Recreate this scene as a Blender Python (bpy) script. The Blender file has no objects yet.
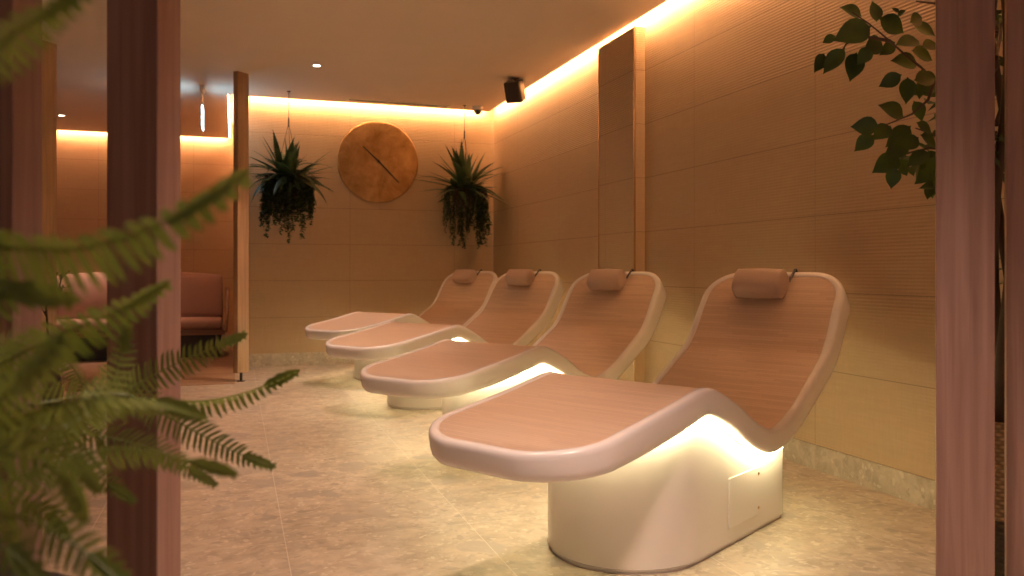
import bpy, bmesh, math, random
from mathutils import Vector, Matrix, noise
PI = math.pi
S = bpy.context.scene
COL = S.collection
R = random.Random(7)

# ------------------------------------------------------------------ camera solved from image pixels
F, YAW, YH, CH = 822.1, 0.3248, 270.0, 1.0438
FW = Vector((math.sin(YAW), math.cos(YAW), 0)); RT = Vector((math.cos(YAW), -math.sin(YAW), 0))
EYE = Vector((0, 0, CH))
def at(x, y, d):
    """world point: an image pixel (x, y of a 1024x576 frame) unprojected to depth d from the camera"""
    return EYE + (FW + RT * ((x - 512) / F) + Vector((0, 0, -(y - YH) / F))) * d

XW, YB, ZC = 2.886, 9.264, 2.895      # right wall, back wall, ceiling underside
YL = 12.3                             # far wall of the lounge behind
GAP = 0.075                            # cove gap

# ------------------------------------------------------------------ helpers
def link(o): COL.objects.link(o); return o
def tag(o, label=None, cat=None, group=None, kind=None):
    if label: o['label'] = label
    if cat: o['category'] = cat
    if group: o['group'] = group
    if kind: o['kind'] = kind
    return o
def empty(name, loc, rz=0.0):
    o = bpy.data.objects.new(name, None); o.location = loc; o.rotation_euler = (0, 0, rz)
    o.empty_display_size = .1
    return link(o)
class MB:
    """collects shapes of one part, builds ONE mesh object"""
    def __init__(s): s.v = []; s.f = []; s.uv = {}; s.mi = []
    def quad_uv(s, fi, uvs): s.uv[fi] = uvs
    def add(s, vs, fs):
        b = len(s.v); s.v += [tuple(p) for p in vs]; s.f += [tuple(i + b for i in f) for f in fs]
    def box(s, a, b, M=None):
        x0, y0, z0 = a; x1, y1, z1 = b
        vs = [Vector(p) for p in ((x0,y0,z0),(x1,y0,z0),(x1,y1,z0),(x0,y1,z0),(x0,y0,z1),(x1,y0,z1),(x1,y1,z1),(x0,y1,z1))]
        if M: vs = [M @ p for p in vs]
        s.add(vs, [(3,2,1,0),(4,5,6,7),(0,1,5,4),(1,2,6,5),(2,3,7,6),(3,0,4,7)])
    def tube(s, pts, rad, n=8, cap=True):
        pts = [Vector(p) for p in pts]
        if not hasattr(rad, '__len__'): rad = [rad] * len(pts)
        vs = []; fs = []
        up = None
        for i, p in enumerate(pts):
            t = (pts[min(i+1, len(pts)-1)] - pts[max(i-1, 0)]).normalized()
            if up is None: up = t.orthogonal().normalized()
            up = (up - t * up.dot(t))
            up = up.normalized() if up.length > 1e-6 else t.orthogonal().normalized()
            w = t.cross(up)
            for k in range(n):
                a = 2 * PI * k / n
                vs.append(p + (up * math.cos(a) + w * math.sin(a)) * rad[i])
        for i in range(len(pts) - 1):
            for k in range(n):
                k2 = (k + 1) % n
                fs.append((i*n+k, i*n+k2, (i+1)*n+k2, (i+1)*n+k))
        if cap:
            fs.append(tuple(range(n-1, -1, -1))); m = (len(pts)-1)*n; fs.append(tuple(range(m, m+n)))
        s.add(vs, fs)
    def lathe(s, prof, c=(0,0,0), n=40, M=None):
        c = Vector(c); vs = []; fs = []
        for r, z in prof:
            for k in range(n):
                a = 2*PI*k/n; p = Vector((r*math.cos(a), r*math.sin(a), z))
                vs.append((M @ p if M else p) + c)
        m = len(prof)
        for i in range(m-1):
            for k in range(n):
                k2 = (k+1) % n
                fs.append((i*n+k, i*n+k2, (i+1)*n+k2, (i+1)*n+k))
        if prof[0][0] > 1e-6: fs.append(tuple(range(n-1, -1, -1)))
        if prof[-1][0] > 1e-6: fs.append(tuple(range((m-1)*n, m*n)))
        s.add(vs, fs)
    def rbox(s, a, b, r=.03, seg=4, M=None, puff=0.0):
        """rounded box (cushions, cases): a subdivided cube pushed to a rounded-box surface"""
        a = Vector(a); b = Vector(b); c = (a+b)/2; h = (b-a)/2
        n = 10
        idx = {}; vs = []; fs = []
        def vert(p):
            k = tuple(round(q, 5) for q in p)
            if k not in idx:
                q = Vector(p); o = Vector((q.x*h.x, q.y*h.y, q.z*h.z))
                inner = Vector([max(-(h[i]-r), min(h[i]-r, o[i])) for i in range(3)])
                d = o - inner
                if d.length > 1e-9: o = inner + d.normalized() * r if (abs(q.x)>.999)+(abs(q.y)>.999)+(abs(q.z)>.999) else o
                if puff:
                    g = (1-q.x*q.x)*(1-q.y*q.y) if abs(q.z)>.999 else ((1-q.x*q.x)*(1-q.z*q.z) if abs(q.y)>.999 else 0)
                    if abs(q.z)>.999: o.z += puff*g*(1 if q.z>0 else -1)
                    elif abs(q.y)>.999: o.y += puff*g*(1 if q.y>0 else -1)
                o += c
                idx[k] = len(vs); vs.append(M @ o if M else o)
            return idx[k]
        # non uniform stations keep the corner well sampled
        def stations(hh):
            e = min(.98, r/hh); inn = [-(1-e) + 2*(1-e)*i/4 for i in range(5)]
            return [-1, -1+e*.12, -1+e*.4] + inn[0:1] + inn[1:] + [1-e*.4, 1-e*.12, 1]
        sx, sy, sz = stations(h.x), stations(h.y), stations(h.z)
        for ax in range(3):
            A, B = [(sy,sz),(sx,sz),(sx,sy)][ax]
            for sg in (-1, 1):
                for i in range(len(A)-1):
                    for j in range(len(B)-1):
                        q = []
                        for u, w in ((A[i],B[j]),(A[i+1],B[j]),(A[i+1],B[j+1]),(A[i],B[j+1])):
                            p = [0,0,0]; p[ax] = sg; o = [k for k in range(3) if k != ax]; p[o[0]] = u; p[o[1]] = w
                            q.append(vert(p))
                        flip = (sg > 0) ^ (ax != 1)
                        fs.append(tuple(q[::-1]) if flip else tuple(q))
        s.add(vs, fs)
    def build(s, name, m, parent=None, smooth=True, bevel=0.0, fixn=True, sharp=40):
        me = bpy.data.meshes.new(name); me.from_pydata(s.v, [], s.f); me.validate()
        if s.uv:
            ul = me.uv_layers.new(name='UVMap')
            for p in me.polygons:
                if p.index in s.uv:
                    for li, q in zip(p.loop_indices, s.uv[p.index]): ul.data[li].uv = q
        if fixn:
            bm = bmesh.new(); bm.from_mesh(me); bmesh.ops.recalc_face_normals(bm, faces=bm.faces); bm.to_mesh(me); bm.free()
        if smooth:
            me.shade_smooth()
            try: me.set_sharp_from_angle(angle=math.radians(sharp))
            except Exception: pass
        for mm in (m if isinstance(m, (list, tuple)) else [m]): me.materials.append(mm)
        o = bpy.data.objects.new(name, me); link(o)
        if parent: o.parent = parent
        if bevel:
            b = o.modifiers.new('bevel', 'BEVEL'); b.width = bevel; b.segments = 3; b.limit_method = 'ANGLE'
        return o
def copy_tree(o, parent=None):
    c = o.copy(); link(c); c.parent = parent
    for ch in [q for q in bpy.data.objects if q.parent == o]: copy_tree(ch, c)
    return c

# ------------------------------------------------------------------ materials
class NT:
    def __init__(s, name):
        s.m = bpy.data.materials.new(name); s.m.use_nodes = True; s.t = s.m.node_tree; s.t.nodes.clear()
        s.out = s.t.nodes.new('ShaderNodeOutputMaterial')
    def n(s, kind, **kw):
        nd = s.t.nodes.new(kind)
        for k, v in kw.items():
            if k.startswith('i_'): nd.inputs[int(k[2:]) if k[2:].isdigit() else k[2:].replace('_', ' ')].default_value = v
            else: setattr(nd, k, v)
        return nd
    def l(s, a, b): s.t.links.new(a, b)
    def math(s, op, a, b=None, c=None, clamp=False):
        nd = s.t.nodes.new('ShaderNodeMath'); nd.operation = op; nd.use_clamp = clamp
        for i, q in enumerate((a, b, c)):
            if q is None: continue
            if isinstance(q, (int, float)): nd.inputs[i].default_value = q
            else: s.l(q, nd.inputs[i])
        return nd.outputs[0]
    def mix(s, fac, a, b):
        nd = s.t.nodes.new('ShaderNodeMix'); nd.data_type = 'RGBA'
        for i, q in ((0, fac), (6, a), (7, b)):
            if isinstance(q, (int, float)): nd.inputs[i].default_value = q
            elif isinstance(q, tuple): nd.inputs[i].default_value = q + (1,) if len(q) == 3 else q
            else: s.l(q, nd.inputs[i])
        return nd.outputs[2]
    def ramp(s, fac, stops):
        nd = s.t.nodes.new('ShaderNodeValToRGB'); s.l(fac, nd.inputs[0])
        e = nd.color_ramp.elements
        while len(e) < len(stops): e.new(.5)
        for q, (p, c) in zip(e, stops): q.position = p; q.color = (c, c, c, 1) if isinstance(c, (int, float)) else tuple(c) + (1,)
        return nd.outputs[0]
    def pbr(s, col, rough=.5, bump=None, bstr=.3, bdist=.01, **kw):
        p = s.n('ShaderNodeBsdfPrincipled')
        if isinstance(col, tuple): p.inputs['Base Color'].default_value = col + (1,)
        else: s.l(col, p.inputs['Base Color'])
        if isinstance(rough, (int, float)): p.inputs['Roughness'].default_value = rough
        else: s.l(rough, p.inputs['Roughness'])
        for k, v in kw.items(): p.inputs[k.replace('_', ' ')].default_value = v
        if bump is not None:
            b = s.n('ShaderNodeBump'); b.inputs['Strength'].default_value = bstr; b.inputs['Distance'].default_value = bdist
            s.l(bump, b.inputs['Height']); s.l(b.outputs[0], p.inputs['Normal'])
        s.l(p.outputs[0], s.out.inputs[0]); return s.m
def obj_xyz(t):
    tc = t.n('ShaderNodeTexCoord'); sp = t.n('ShaderNodeSeparateXYZ'); t.l(tc.outputs['Object'], sp.inputs[0])
    return tc.outputs['Object'], sp.outputs[0], sp.outputs[1], sp.outputs[2]
def plain(name, col, rough=.5, nscale=30, amt=.12, bstr=.0, **kw):
    t = NT(name); vec, x, y, z = obj_xyz(t)
    nz = t.n('ShaderNodeTexNoise', i_Scale=nscale, i_Detail=4.0); t.l(vec, nz.inputs['Vector'])
    c = t.mix(nz.outputs[0], tuple(q*(1-amt) for q in col), tuple(min(1, q*(1+amt)) for q in col))
    return t.pbr(c, rough, nz.outputs[0] if bstr else None, bstr, .004, **kw)
def emit(name, col, st):
    t = NT(name); e = t.n('ShaderNodeEmission'); e.inputs[0].default_value = col + (1,); e.inputs[1].default_value = st
    t.l(e.outputs[0], t.out.inputs[0]); return t.m
def line_mask(t, u, period, off, half):
    fr = t.math('FRACT', t.math('DIVIDE', t.math('SUBTRACT', u, off - half), period))
    return t.math('LESS_THAN', fr, 2*half/period)
def tile_mat(name, axis, u0):
    """600-series wall tile: 1.2 x 0.4 m stacked, fine horizontal corrugation, linen speckle"""
    t = NT(name); vec, x, y, z = obj_xyz(t); u = x if axis == 'x' else y
    seam = t.math('MAXIMUM', line_mask(t, z, .4, .1271, .0022), line_mask(t, u, 1.2, u0, .0016))
    # per tile tone
    iu = t.math('FLOOR', t.math('DIVIDE', t.math('SUBTRACT', u, u0), 1.2)); iz = t.math('FLOOR', t.math('DIVIDE', t.math('SUBTRACT', z, .1271), .4))
    cmb = t.n('ShaderNodeCombineXYZ'); t.l(iu, cmb.inputs[0]); t.l(iz, cmb.inputs[1])
    wn = t.n('ShaderNodeTexWhiteNoise'); t.l(cmb.outputs[0], wn.inputs[0])
    mp = t.n('ShaderNodeMapping'); t.l(vec, mp.inputs[0]); mp.inputs['Scale'].default_value = (6, 6, 60)
    n1 = t.n('ShaderNodeTexNoise', i_Scale=1.0, i_Detail=5.0); t.l(mp.outputs[0], n1.inputs['Vector'])
    mp2 = t.n('ShaderNodeMapping'); t.l(vec, mp2.inputs[0]); mp2.inputs['Scale'].default_value = (70, 70, 8)
    n2 = t.n('ShaderNodeTexNoise', i_Scale=1.0, i_Detail=3.0); t.l(mp2.outputs[0], n2.inputs['Vector'])
    base = t.mix(n1.outputs[0], (.47,.33,.195), (.57,.41,.25))
    base = t.mix(t.math('MULTIPLY', n2.outputs[0], .6), base, (.41,.295,.165))
    base = t.mix(t.math('MULTIPLY', wn.outputs[0], .25), base, (.49,.355,.205))
    base = t.mix(t.math('MULTIPLY', seam, .75), base, (.21,.15,.10))
    rib = t.math('SINE', t.math('MULTIPLY', z, 2*PI/.0165))
    amp = t.math('ADD', .22, t.math('MULTIPLY', t.math('GREATER_THAN', iz, 4.5), .9)); amp = t.math('ADD', amp, t.math('MULTIPLY', t.math('COMPARE', iz, 1.0, .4), .25))
    hgt = t.math('ADD', t.math('MULTIPLY', rib, amp), t.math('MULTIPLY', n1.outputs[0], .5))
    hgt = t.math('SUBTRACT', hgt, t.math('MULTIPLY', seam, 2.0))
    hgt = t.math('ADD', hgt, t.math('MULTIPLY', n2.outputs[0], .5))
    return t.pbr(base, .62, hgt, .5, .0022)
def stone_mat(name, joints=True):
    t = NT(name); vec, x, y, z = obj_xyz(t)
    nz = t.n('ShaderNodeTexNoise', i_Scale=2.2, i_Detail=4.0); t.l(vec, nz.inputs['Vector'])
    ds = t.n('ShaderNodeVectorMath', operation='MULTIPLY_ADD'); t.l(nz.outputs[1], ds.inputs[0]); ds.inputs[1].default_value = (.22,.22,.22); t.l(vec, ds.inputs[2])
    def flakes(scale, thr, soft):
        v = t.n('ShaderNodeTexVoronoi', i_Scale=scale); t.l(ds.outputs[0], v.inputs['Vector'])
        sp = t.n('ShaderNodeSeparateColor'); t.l(v.outputs['Color'], sp.inputs[0])
        sel = t.math('GREATER_THAN', sp.outputs[0], thr)
        v2 = t.n('ShaderNodeTexVoronoi', i_Scale=scale, feature='DISTANCE_TO_EDGE'); t.l(ds.outputs[0], v2.inputs['Vector'])
        edge = t.ramp(v2.outputs['Distance'], [(.02, 0), (.02+soft, 1)])
        return t.math('MULTIPLY', sel, edge), sp.outputs[1]
    a, ca = flakes(7, .84, .10); b, cb = flakes(19, .74, .12); c, cc = flakes(48, .62, .12)
    n2 = t.n('ShaderNodeTexNoise', i_Scale=9.0, i_Detail=8.0, i_Roughness=.65); t.l(ds.outputs[0], n2.inputs['Vector'])
    base = t.mix(t.ramp(n2.outputs[0], [(.3, 0), (.7, 1)]), (.34,.275,.205), (.60,.51,.395))
    base = t.mix(t.math('MULTIPLY', c, .55), base, t.mix(cc, (.30,.25,.20), (.72,.66,.56)))
    base = t.mix(t.math('MULTIPLY', b, .6 if joints else .4), base, t.mix(cb, (.27,.225,.185), (.60,.53,.43)))
    base = t.mix(t.math('MULTIPLY', a, .75 if joints else .25), base, t.mix(ca, (.31,.27,.24), (.46,.40,.33)))
    bump = n2.outputs[0]
    if joints:
        j = t.math('MAXIMUM', line_mask(t, x, .729, .182, .0018), line_mask(t, y, 1.458, .35, .0018))
        base = t.mix(t.math('MULTIPLY', j, .6), base, (.72,.65,.54))
    return t.pbr(base, .42, bump, .12, .004)
def wood_mat(name, c0, c1, axis='z', rough=.45, scale=1.0, dark=None):
    t = NT(name); vec, x, y, z = obj_xyz(t)
    mp = t.n('ShaderNodeMapping'); t.l(vec, mp.inputs[0])
    mp.inputs['Scale'].default_value = {'z': (38*scale, 38*scale, 1.6), 'x': (1.6, 38*scale, 38*scale), 'y': (38*scale, 1.6, 38*scale)}[axis]
    n1 = t.n('ShaderNodeTexNoise', i_Scale=1.0, i_Detail=6.0, i_Distortion=.6); t.l(mp.outputs[0], n1.inputs['Vector'])
    mp2 = t.n('ShaderNodeMapping'); t.l(vec, mp2.inputs[0])
    mp2.inputs['Scale'].default_value = {'z': (9, 9, .9), 'x': (.9, 9, 9), 'y': (9, .9, 9)}[axis]
    n2 = t.n('ShaderNodeTexNoise', i_Scale=1.0, i_Detail=3.0, i_Distortion=1.2); t.l(mp2.outputs[0], n2.inputs['Vector'])
    c = t.mix(t.ramp(n1.outputs[0], [(.32, 0), (.68, 1)]), c0, c1)
    c = t.mix(t.math('MULTIPLY', t.ramp(n2.outputs[0], [(.45, 0), (.62, 1)]), .35), c, dark or tuple(q*.6 for q in c0))
    return t.pbr(c, rough, n1.outputs[0], .15, .002)
def strip_wood_mat(name):
    """narrow timber strips laid across the couch, staggered; UV = metres (along, across)"""
    t = NT(name); uv = t.n('ShaderNodeUVMap', uv_map='UVMap'); sp = t.n('ShaderNodeSeparateXYZ'); t.l(uv.outputs[0], sp.inputs[0])
    u, v = sp.outputs[0], sp.outputs[1]
    row = t.math('FLOOR', t.math('DIVIDE', u, .0145)); wr = t.n('ShaderNodeTexWhiteNoise', noise_dimensions='1D'); t.l(row, wr.inputs['W'])
    vv = t.math('ADD', v, wr.outputs[0]); colm = t.math('FLOOR', t.math('DIVIDE', vv, .29))
    cmb = t.n('ShaderNodeCombineXYZ'); t.l(row, cmb.inputs[0]); t.l(colm, cmb.inputs[1])
    wn = t.n('ShaderNodeTexWhiteNoise'); t.l(cmb.outputs[0], wn.inputs[0])
    mp = t.n('ShaderNodeMapping'); t.l(uv.outputs[0], mp.inputs[0]); mp.inputs['Scale'].default_value = (160, 7, 1)
    n1 = t.n('ShaderNodeTexNoise', i_Scale=1.0, i_Detail=5.0); t.l(mp.outputs[0], n1.inputs['Vector'])
    c = t.mix(wn.outputs[0], (.60,.44,.315), (.72,.555,.41))
    c = t.mix(t.math('MULTIPLY', n1.outputs[0], .55), c, (.54,.385,.27))
    seam = t.math('MAXIMUM', line_mask(t, u, .0145, 0, .0006), line_mask(t, vv, .29, 0, .0006))
    c = t.mix(t.math('MULTIPLY', seam, .4), c, (.30,.18,.10))
    rg = t.math('ADD', .36, t.math('MULTIPLY', wn.outputs[0], .16))
    return t.pbr(c, rg, t.math('SUBTRACT', n1.outputs[0], seam), .12, .001)
def leaf_mat(name, c0, c1, rough=.45, nscale=25, trans=.25):
    t = NT(name); vec, x, y, z = obj_xyz(t)
    nz = t.n('ShaderNodeTexNoise', i_Scale=float(nscale), i_Detail=2.0); t.l(vec, nz.inputs['Vector'])
    c = t.mix(t.ramp(nz.outputs[0], [(.35, 0), (.65, 1)]), c0, c1)
    p = t.n('ShaderNodeBsdfPrincipled'); t.l(c, p.inputs['Base Color']); p.inputs['Roughness'].default_value = rough
    tr = t.n('ShaderNodeBsdfTranslucent'); t.l(c, tr.inputs[0])
    mx = t.n('ShaderNodeMixShader'); mx.inputs[0].default_value = trans; t.l(p.outputs[0], mx.inputs[1]); t.l(tr.outputs[0], mx.inputs[2])
    t.l(mx.outputs[0], t.out.inputs[0]); return t.m
def weave_mat(name):
    t = NT(name); vec, x, y, z = obj_xyz(t)
    ang = t.math('ARCTAN2', y, x); row = t.math('DIVIDE', z, .012)
    ph = t.math('MULTIPLY', t.math('FLOOR', row), PI)
    a = t.math('SINE', t.math('ADD', t.math('MULTIPLY', ang, 44), ph)); b = t.math('ABSOLUTE', t.math('SINE', t.math('MULTIPLY', row, PI)))
    h = t.math('MULTIPLY', b, t.math('ADD', .6, t.math('MULTIPLY', a, .4)))
    nz = t.n('ShaderNodeTexNoise', i_Scale=14.0, i_Detail=3.0); t.l(vec, nz.inputs['Vector'])
    lo = t.math('LESS_THAN', z, .285)
    nat = t.mix(nz.outputs[0], (.40,.26,.14), (.58,.40,.22)); drk = t.mix(nz.outputs[0], (.055,.05,.03), (.10,.085,.055))
    c = t.mix(lo, nat, drk); c = t.mix(t.math('MULTIPLY', t.math('SUBTRACT', 1.0, h), .6), c, (.08,.05,.03))
    return t.pbr(c, .8, h, .8, .006)
def brass_mat(name):
    t = NT(name); vec, x, y, z = obj_xyz(t)
    n1 = t.n('ShaderNodeTexNoise', i_Scale=4.5, i_Detail=8.0, i_Roughness=.68, i_Distortion=.4); t.l(vec, n1.inputs['Vector'])
    n2 = t.n('ShaderNodeTexNoise', i_Scale=38.0, i_Detail=3.0); t.l(vec, n2.inputs['Vector'])
    c = t.mix(t.ramp(n1.outputs[0], [(.35, 0), (.7, 1)]), (.33,.185,.07), (.64,.41,.19))
    rg = t.math('ADD', .34, t.math('MULTIPLY', n1.outputs[0], .22))
    h = t.math('ADD', t.math('MULTIPLY', n1.outputs[0], 1.0), t.math('MULTIPLY', n2.outputs[0], .4))
    return t.pbr(c, rg, h, .35, .012, Metallic=1.0)
def fabric_mat(name, c0, c1, s=260):
    t = NT(name); vec, x, y, z = obj_xyz(t)
    n1 = t.n('ShaderNodeTexNoise', i_Scale=float(s), i_Detail=2.0); t.l(vec, n1.inputs['Vector'])
    n2 = t.n('ShaderNodeTexNoise', i_Scale=5.0, i_Detail=2.0); t.l(vec, n2.inputs['Vector'])
    c = t.mix(n2.outputs[0], c0, c1)
    return t.pbr(c, .85, n1.outputs[0], .3, .002)
def plank_mat(name):
    t = NT(name); vec, x, y, z = obj_xyz(t)
    row = t.math('FLOOR', t.math('DIVIDE', y, .14)); wr = t.n('ShaderNodeTexWhiteNoise', noise_dimensions='1D'); t.l(row, wr.inputs['W'])
    mp = t.n('ShaderNodeMapping'); t.l(vec, mp.inputs[0]); mp.inputs['Scale'].default_value = (1.2, 26, 1)
    n1 = t.n('ShaderNodeTexNoise', i_Scale=1.0, i_Detail=5.0, i_Distortion=.5); t.l(mp.outputs[0], n1.inputs['Vector'])
    c = t.mix(n1.outputs[0], (.27,.165,.10), (.46,.30,.19)); c = t.mix(t.math('MULTIPLY', wr.outputs[0], .4), c, (.24,.14,.085))
    seam = line_mask(t, y, .14, 0, .003); c = t.mix(t.math('MULTIPLY', seam, .7), c, (.08,.045,.03))
    return t.pbr(c, .45, n1.outputs[0], .1, .002)

M = {}
M['tile_r'] = tile_mat('wall tile right', 'y', 3.583)
M['tile_b'] = tile_mat('wall tile back', 'x', 1.213)
M['tile_l'] = tile_mat('wall tile lounge', 'x', -1.75)
M['stone'] = stone_mat('breccia stone floor')
M['stone_s'] = stone_mat('breccia stone skirting', False)
M['plank'] = plank_mat('timber plank floor')
M['paint'] = plain('ceiling paint', (.82,.72,.62), .75, 3, .03)
M['shell'] = plain('white moulded shell', (.84,.80,.76), .24, 2, .015)
M['strip'] = strip_wood_mat('timber strip')
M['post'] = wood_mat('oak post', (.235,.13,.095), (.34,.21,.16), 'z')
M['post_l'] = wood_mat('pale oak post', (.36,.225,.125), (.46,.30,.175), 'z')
M['oak_x'] = wood_mat('oak sofa frame', (.22,.12,.07), (.34,.20,.12), 'x')
M['pillow'] = plain('tan leatherette', (.53,.39,.305), .5, 60, .05, .08)
M['black'] = plain('black plastic', (.018,.016,.015), .4, 40, .1)
M['blackmetal'] = plain('black metal', (.02,.018,.017), .35, 40, .1)
M['whiteplastic'] = plain('white plastic', (.7,.68,.64), .4, 20, .03)
M['grille'] = plain('dark speaker cloth', (.03,.022,.018), .8, 300, .4, .3)
M['brass'] = brass_mat('hammered brass')
M['trimmetal'] = plain('bronze trim', (.75,.55,.36), .25, 20, .05, Metallic=1.0)
M['cush'] = fabric_mat('rose sofa fabric', (.42,.255,.20), (.48,.30,.24))
M['pot'] = plain('dark clay', (.06,.038,.028), .8, 20, .2)
M['soil'] = plain('soil', (.035,.025,.018), .95, 60, .4, .4)
M['bark'] = wood_mat('bark', (.055,.035,.022), (.10,.07,.045), 'z', .8)
M['fern'] = leaf_mat('fern leaf', (.12,.165,.022), (.20,.24,.04), .5, 18, .3)
M['stem'] = plain('fern stalk', (.16,.13,.04), .6, 20, .15)
M['ficus'] = leaf_mat('ficus leaf', (.018,.045,.006), (.065,.115,.012), .5, 9, .2)
M['sword'] = leaf_mat('sword leaf', (.025,.06,.022), (.055,.11,.04), .45, 14, .2)
M['trail'] = leaf_mat('trailing leaf', (.02,.05,.018), (.06,.105,.035), .45, 30, .2)
M['weave'] = weave_mat('two tone weave')
M['cable'] = plain('steel cable', (.06,.05,.045), .4, 20, .1, Metallic=.6)
LED = (1.0, .50, .225)
M['led_cove'] = emit('cove led', LED, 190.0)
M['led_cove_l'] = emit('cove led lounge', (1.0, .455, .215), 165.0)
M['led_bed'] = emit('couch led', (1.0, .84, .45), 43.0)
M['lens'] = emit('downlight lens', (1.0, .88, .72), 14.0)
M['signface'] = emit('exit sign light', (.50, .80, 1.0), 9.0)

# ------------------------------------------------------------------ the room shell
X0, Y0 = -6.0, -1.8
def struct(name, mb, m, **k): return tag(mb.build(name, m, smooth=False, **k), kind='structure')
b = MB(); b.box((X0-.1, Y0-.1, -.1), (XW+.1, YL+.1, 0)); struct('floor', b, M['stone'])
b = MB(); b.box((X0, 7.96, 0), (-.002, YL, .004)); b2 = struct('floor_lounge', b, M['plank'])
b = MB(); b.box((XW, Y0, 0), (XW+.1, YB+.1, 3.1)); struct('wall_right', b, M['tile_r'])
b = MB(); b.box((0, YB, 0), (XW+.1, YB+.1, 3.1)); b.box((0, YB+.1, 0), (.1, YL, 3.1)); struct('wall_back', b, M['tile_b'])
b = MB(); b.box((X0, YL, 0), (.1, YL+.1, 3.1)); struct('wall_lounge', b, M['tile_l'])
b = MB(); b.box((X0-.1, Y0, 0), (X0, YL, 3.1)); struct('wall_left', b, M['tile_r'])
b = MB(); b.box((XW-.012, Y0, 0), (XW, YB, .127)); struct('baseboard_right', b, M['stone_s'])
b = MB(); b.box((-.012, YB-.012, 0), (XW-.012, YB, .14)); struct('baseboard_back', b, M['stone_s'])
b = MB(); b.box((X0, YL-.012, .004), (-.012, YL, .14)); struct('baseboard_lounge', b, M['stone_s'])
# ceiling: slab short of the walls by the cove gap, and the cove's own lid above
b = MB()
ex, ey, lx, ly = XW-GAP, YB-GAP, -GAP, YL-GAP
outl = [(X0, Y0), (ex, Y0), (ex, ey), (lx, ey), (lx, ly), (X0, ly)]
def prism(mb, ol, z0, z1):
    n = len(ol); vs = [(x, y, z0) for x, y in ol] + [(x, y, z1) for x, y in ol]
    mb.add(vs, [tuple(range(n-1, -1, -1)), tuple(range(n, 2*n))] + [(i, (i+1) % n, n+(i+1) % n, n+i) for i in range(n)])
prism(b, outl, ZC, ZC+.035)
b.box((X0-.1, Y0-.1, 3.1), (XW+.1, YL+.1, 3.16))
ceil = struct('ceiling', b, M['paint'])
def led(pa, pb, m, w=.014, hgt=.012, seg=.35):
    mb = MB(); pa = Vector(pa); pb = Vector(pb); n = max(1, int((pb-pa).length/seg)); t = (pb-pa).normalized(); s = Vector((-t.y, t.x, 0))*w/2
    for i in range(n):
        a = pa.lerp(pb, i/n); c = pa.lerp(pb, (i+.97)/n)
        vs = [a-s, c-s, c+s, a+s]; vs += [p+Vector((0, 0, hgt)) for p in vs]
        mb.add(vs, [(3,2,1,0),(4,5,6,7),(0,1,5,4),(1,2,6,5),(2,3,7,6),(3,0,4,7)])
    o = mb.build('light_strip', m, ceil, smooth=False); o['kind'] = 'structure'; return o
zt = ZC+.009
led((ex+.003, Y0+.1, zt), (ex+.003, ey-.01, zt), M['led_cove'], .006, .018)
led((ex-.03, ey+.003, zt), (lx+.03, ey+.003, zt), M['led_cove'], .006, .018)
led((lx+.003, ey+.02, zt), (lx+.003, ly-.02, zt), M['led_cove_l'], .006, .018)
led((lx-.03, ly+.003, zt), (X0+.1, ly+.003, zt), M['led_cove_l'], .006, .018)
# tiled panel standing proud of the right wall, with slim metal edge trims
PX, PY1, PY2, PZ = 2.80, 5.476, 6.104, 2.846
b = MB(); b.box((PX, PY1, 0), (XW, PY2, PZ)); struct('wall_panel', b, M['tile_r'])
b = MB(); b.box((PX-.004, PY1-.004, 0), (PX+.008, PY1+.006, PZ)); struct('trim_1', b, M['trimmetal'])
b = MB(); b.box((PX-.004, PY2-.006, 0), (PX+.008, PY2+.004, PZ)); struct('trim_2', b, M['trimmetal'])
b = MB(); b.box((PX-.012, PY1-.012, 0), (XW-.012, PY2, .127)); struct('baseboard_panel', b, M['stone_s'])

# ------------------------------------------------------------------ heated loungers
TH = math.radians(30)
ORG = Vector((2.2784, 2.9341, 0))
PROF = [(-1.615,.502),(-1.487,.523),(-1.235,.560),(-1.043,.590),(-.90,.616),(-.83,.628),(-.78,.627),(-.728,.613),(-.638,.576),(-.544,.529),
        (-.474,.487),(-.40,.449),(-.325,.420),(-.26,.407),(-.19,.414),(-.09,.443),(.01,.487),(.10,.537),(.20,.592),(.31,.652),(.37,.708),(.42,.772),(.465,.840),(.52,.912),(.58,.978),(.645,1.040)]
THK = [(-1.615,.092),(-1.2,.108),(-.82,.106),(-.6,.096),(-.3,.096),(.1,.102),(.3,.116),(.45,.140),(.645,.140)]
W = .76
def catmull(P, sub):
    out = []
    for i in range(len(P)-1):
        p0, p1, p2, p3 = P[max(i-1,0)], P[i], P[i+1], P[min(i+2,len(P)-1)]
        for k in range(sub):
            t = k/sub
            out.append(tuple(.5*((2*p1[j])+(-p0[j]+p2[j])*t+(2*p0[j]-5*p1[j]+4*p2[j]-p3[j])*t*t+(-p0[j]+3*p1[j]-3*p2[j]+p3[j])*t**3) for j in range(2)))
    out.append(P[-1]); return out
raw = catmull(PROF, 8)
for _ in range(6): raw = [raw[0]] + [tuple((raw[i-1][j]+2*raw[i][j]+raw[i+1][j])/4 for j in (0,1)) for i in range(1,len(raw)-1)] + [raw[-1]]
ARC = [0.0]
for i in range(1, len(raw)): ARC.append(ARC[-1] + math.hypot(raw[i][0]-raw[i-1][0], raw[i][1]-raw[i-1][1]))
LEN = ARC[-1]
def interp(x, xs, ys):
    if x <= xs[0]: i = 0
    elif x >= xs[-1]: i = len(xs)-2
    else:
        i = max(k for k in range(len(xs)-1) if xs[k] <= x)
    t = (x-xs[i])/(xs[i+1]-xs[i]); return ys[i]+(ys[i+1]-ys[i])*t
rs = [p[0] for p in raw]; rz = [p[1] for p in raw]
def pp(t):
    return Vector((interp(t, ARC, rs), 0, interp(t, ARC, rz)))
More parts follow.
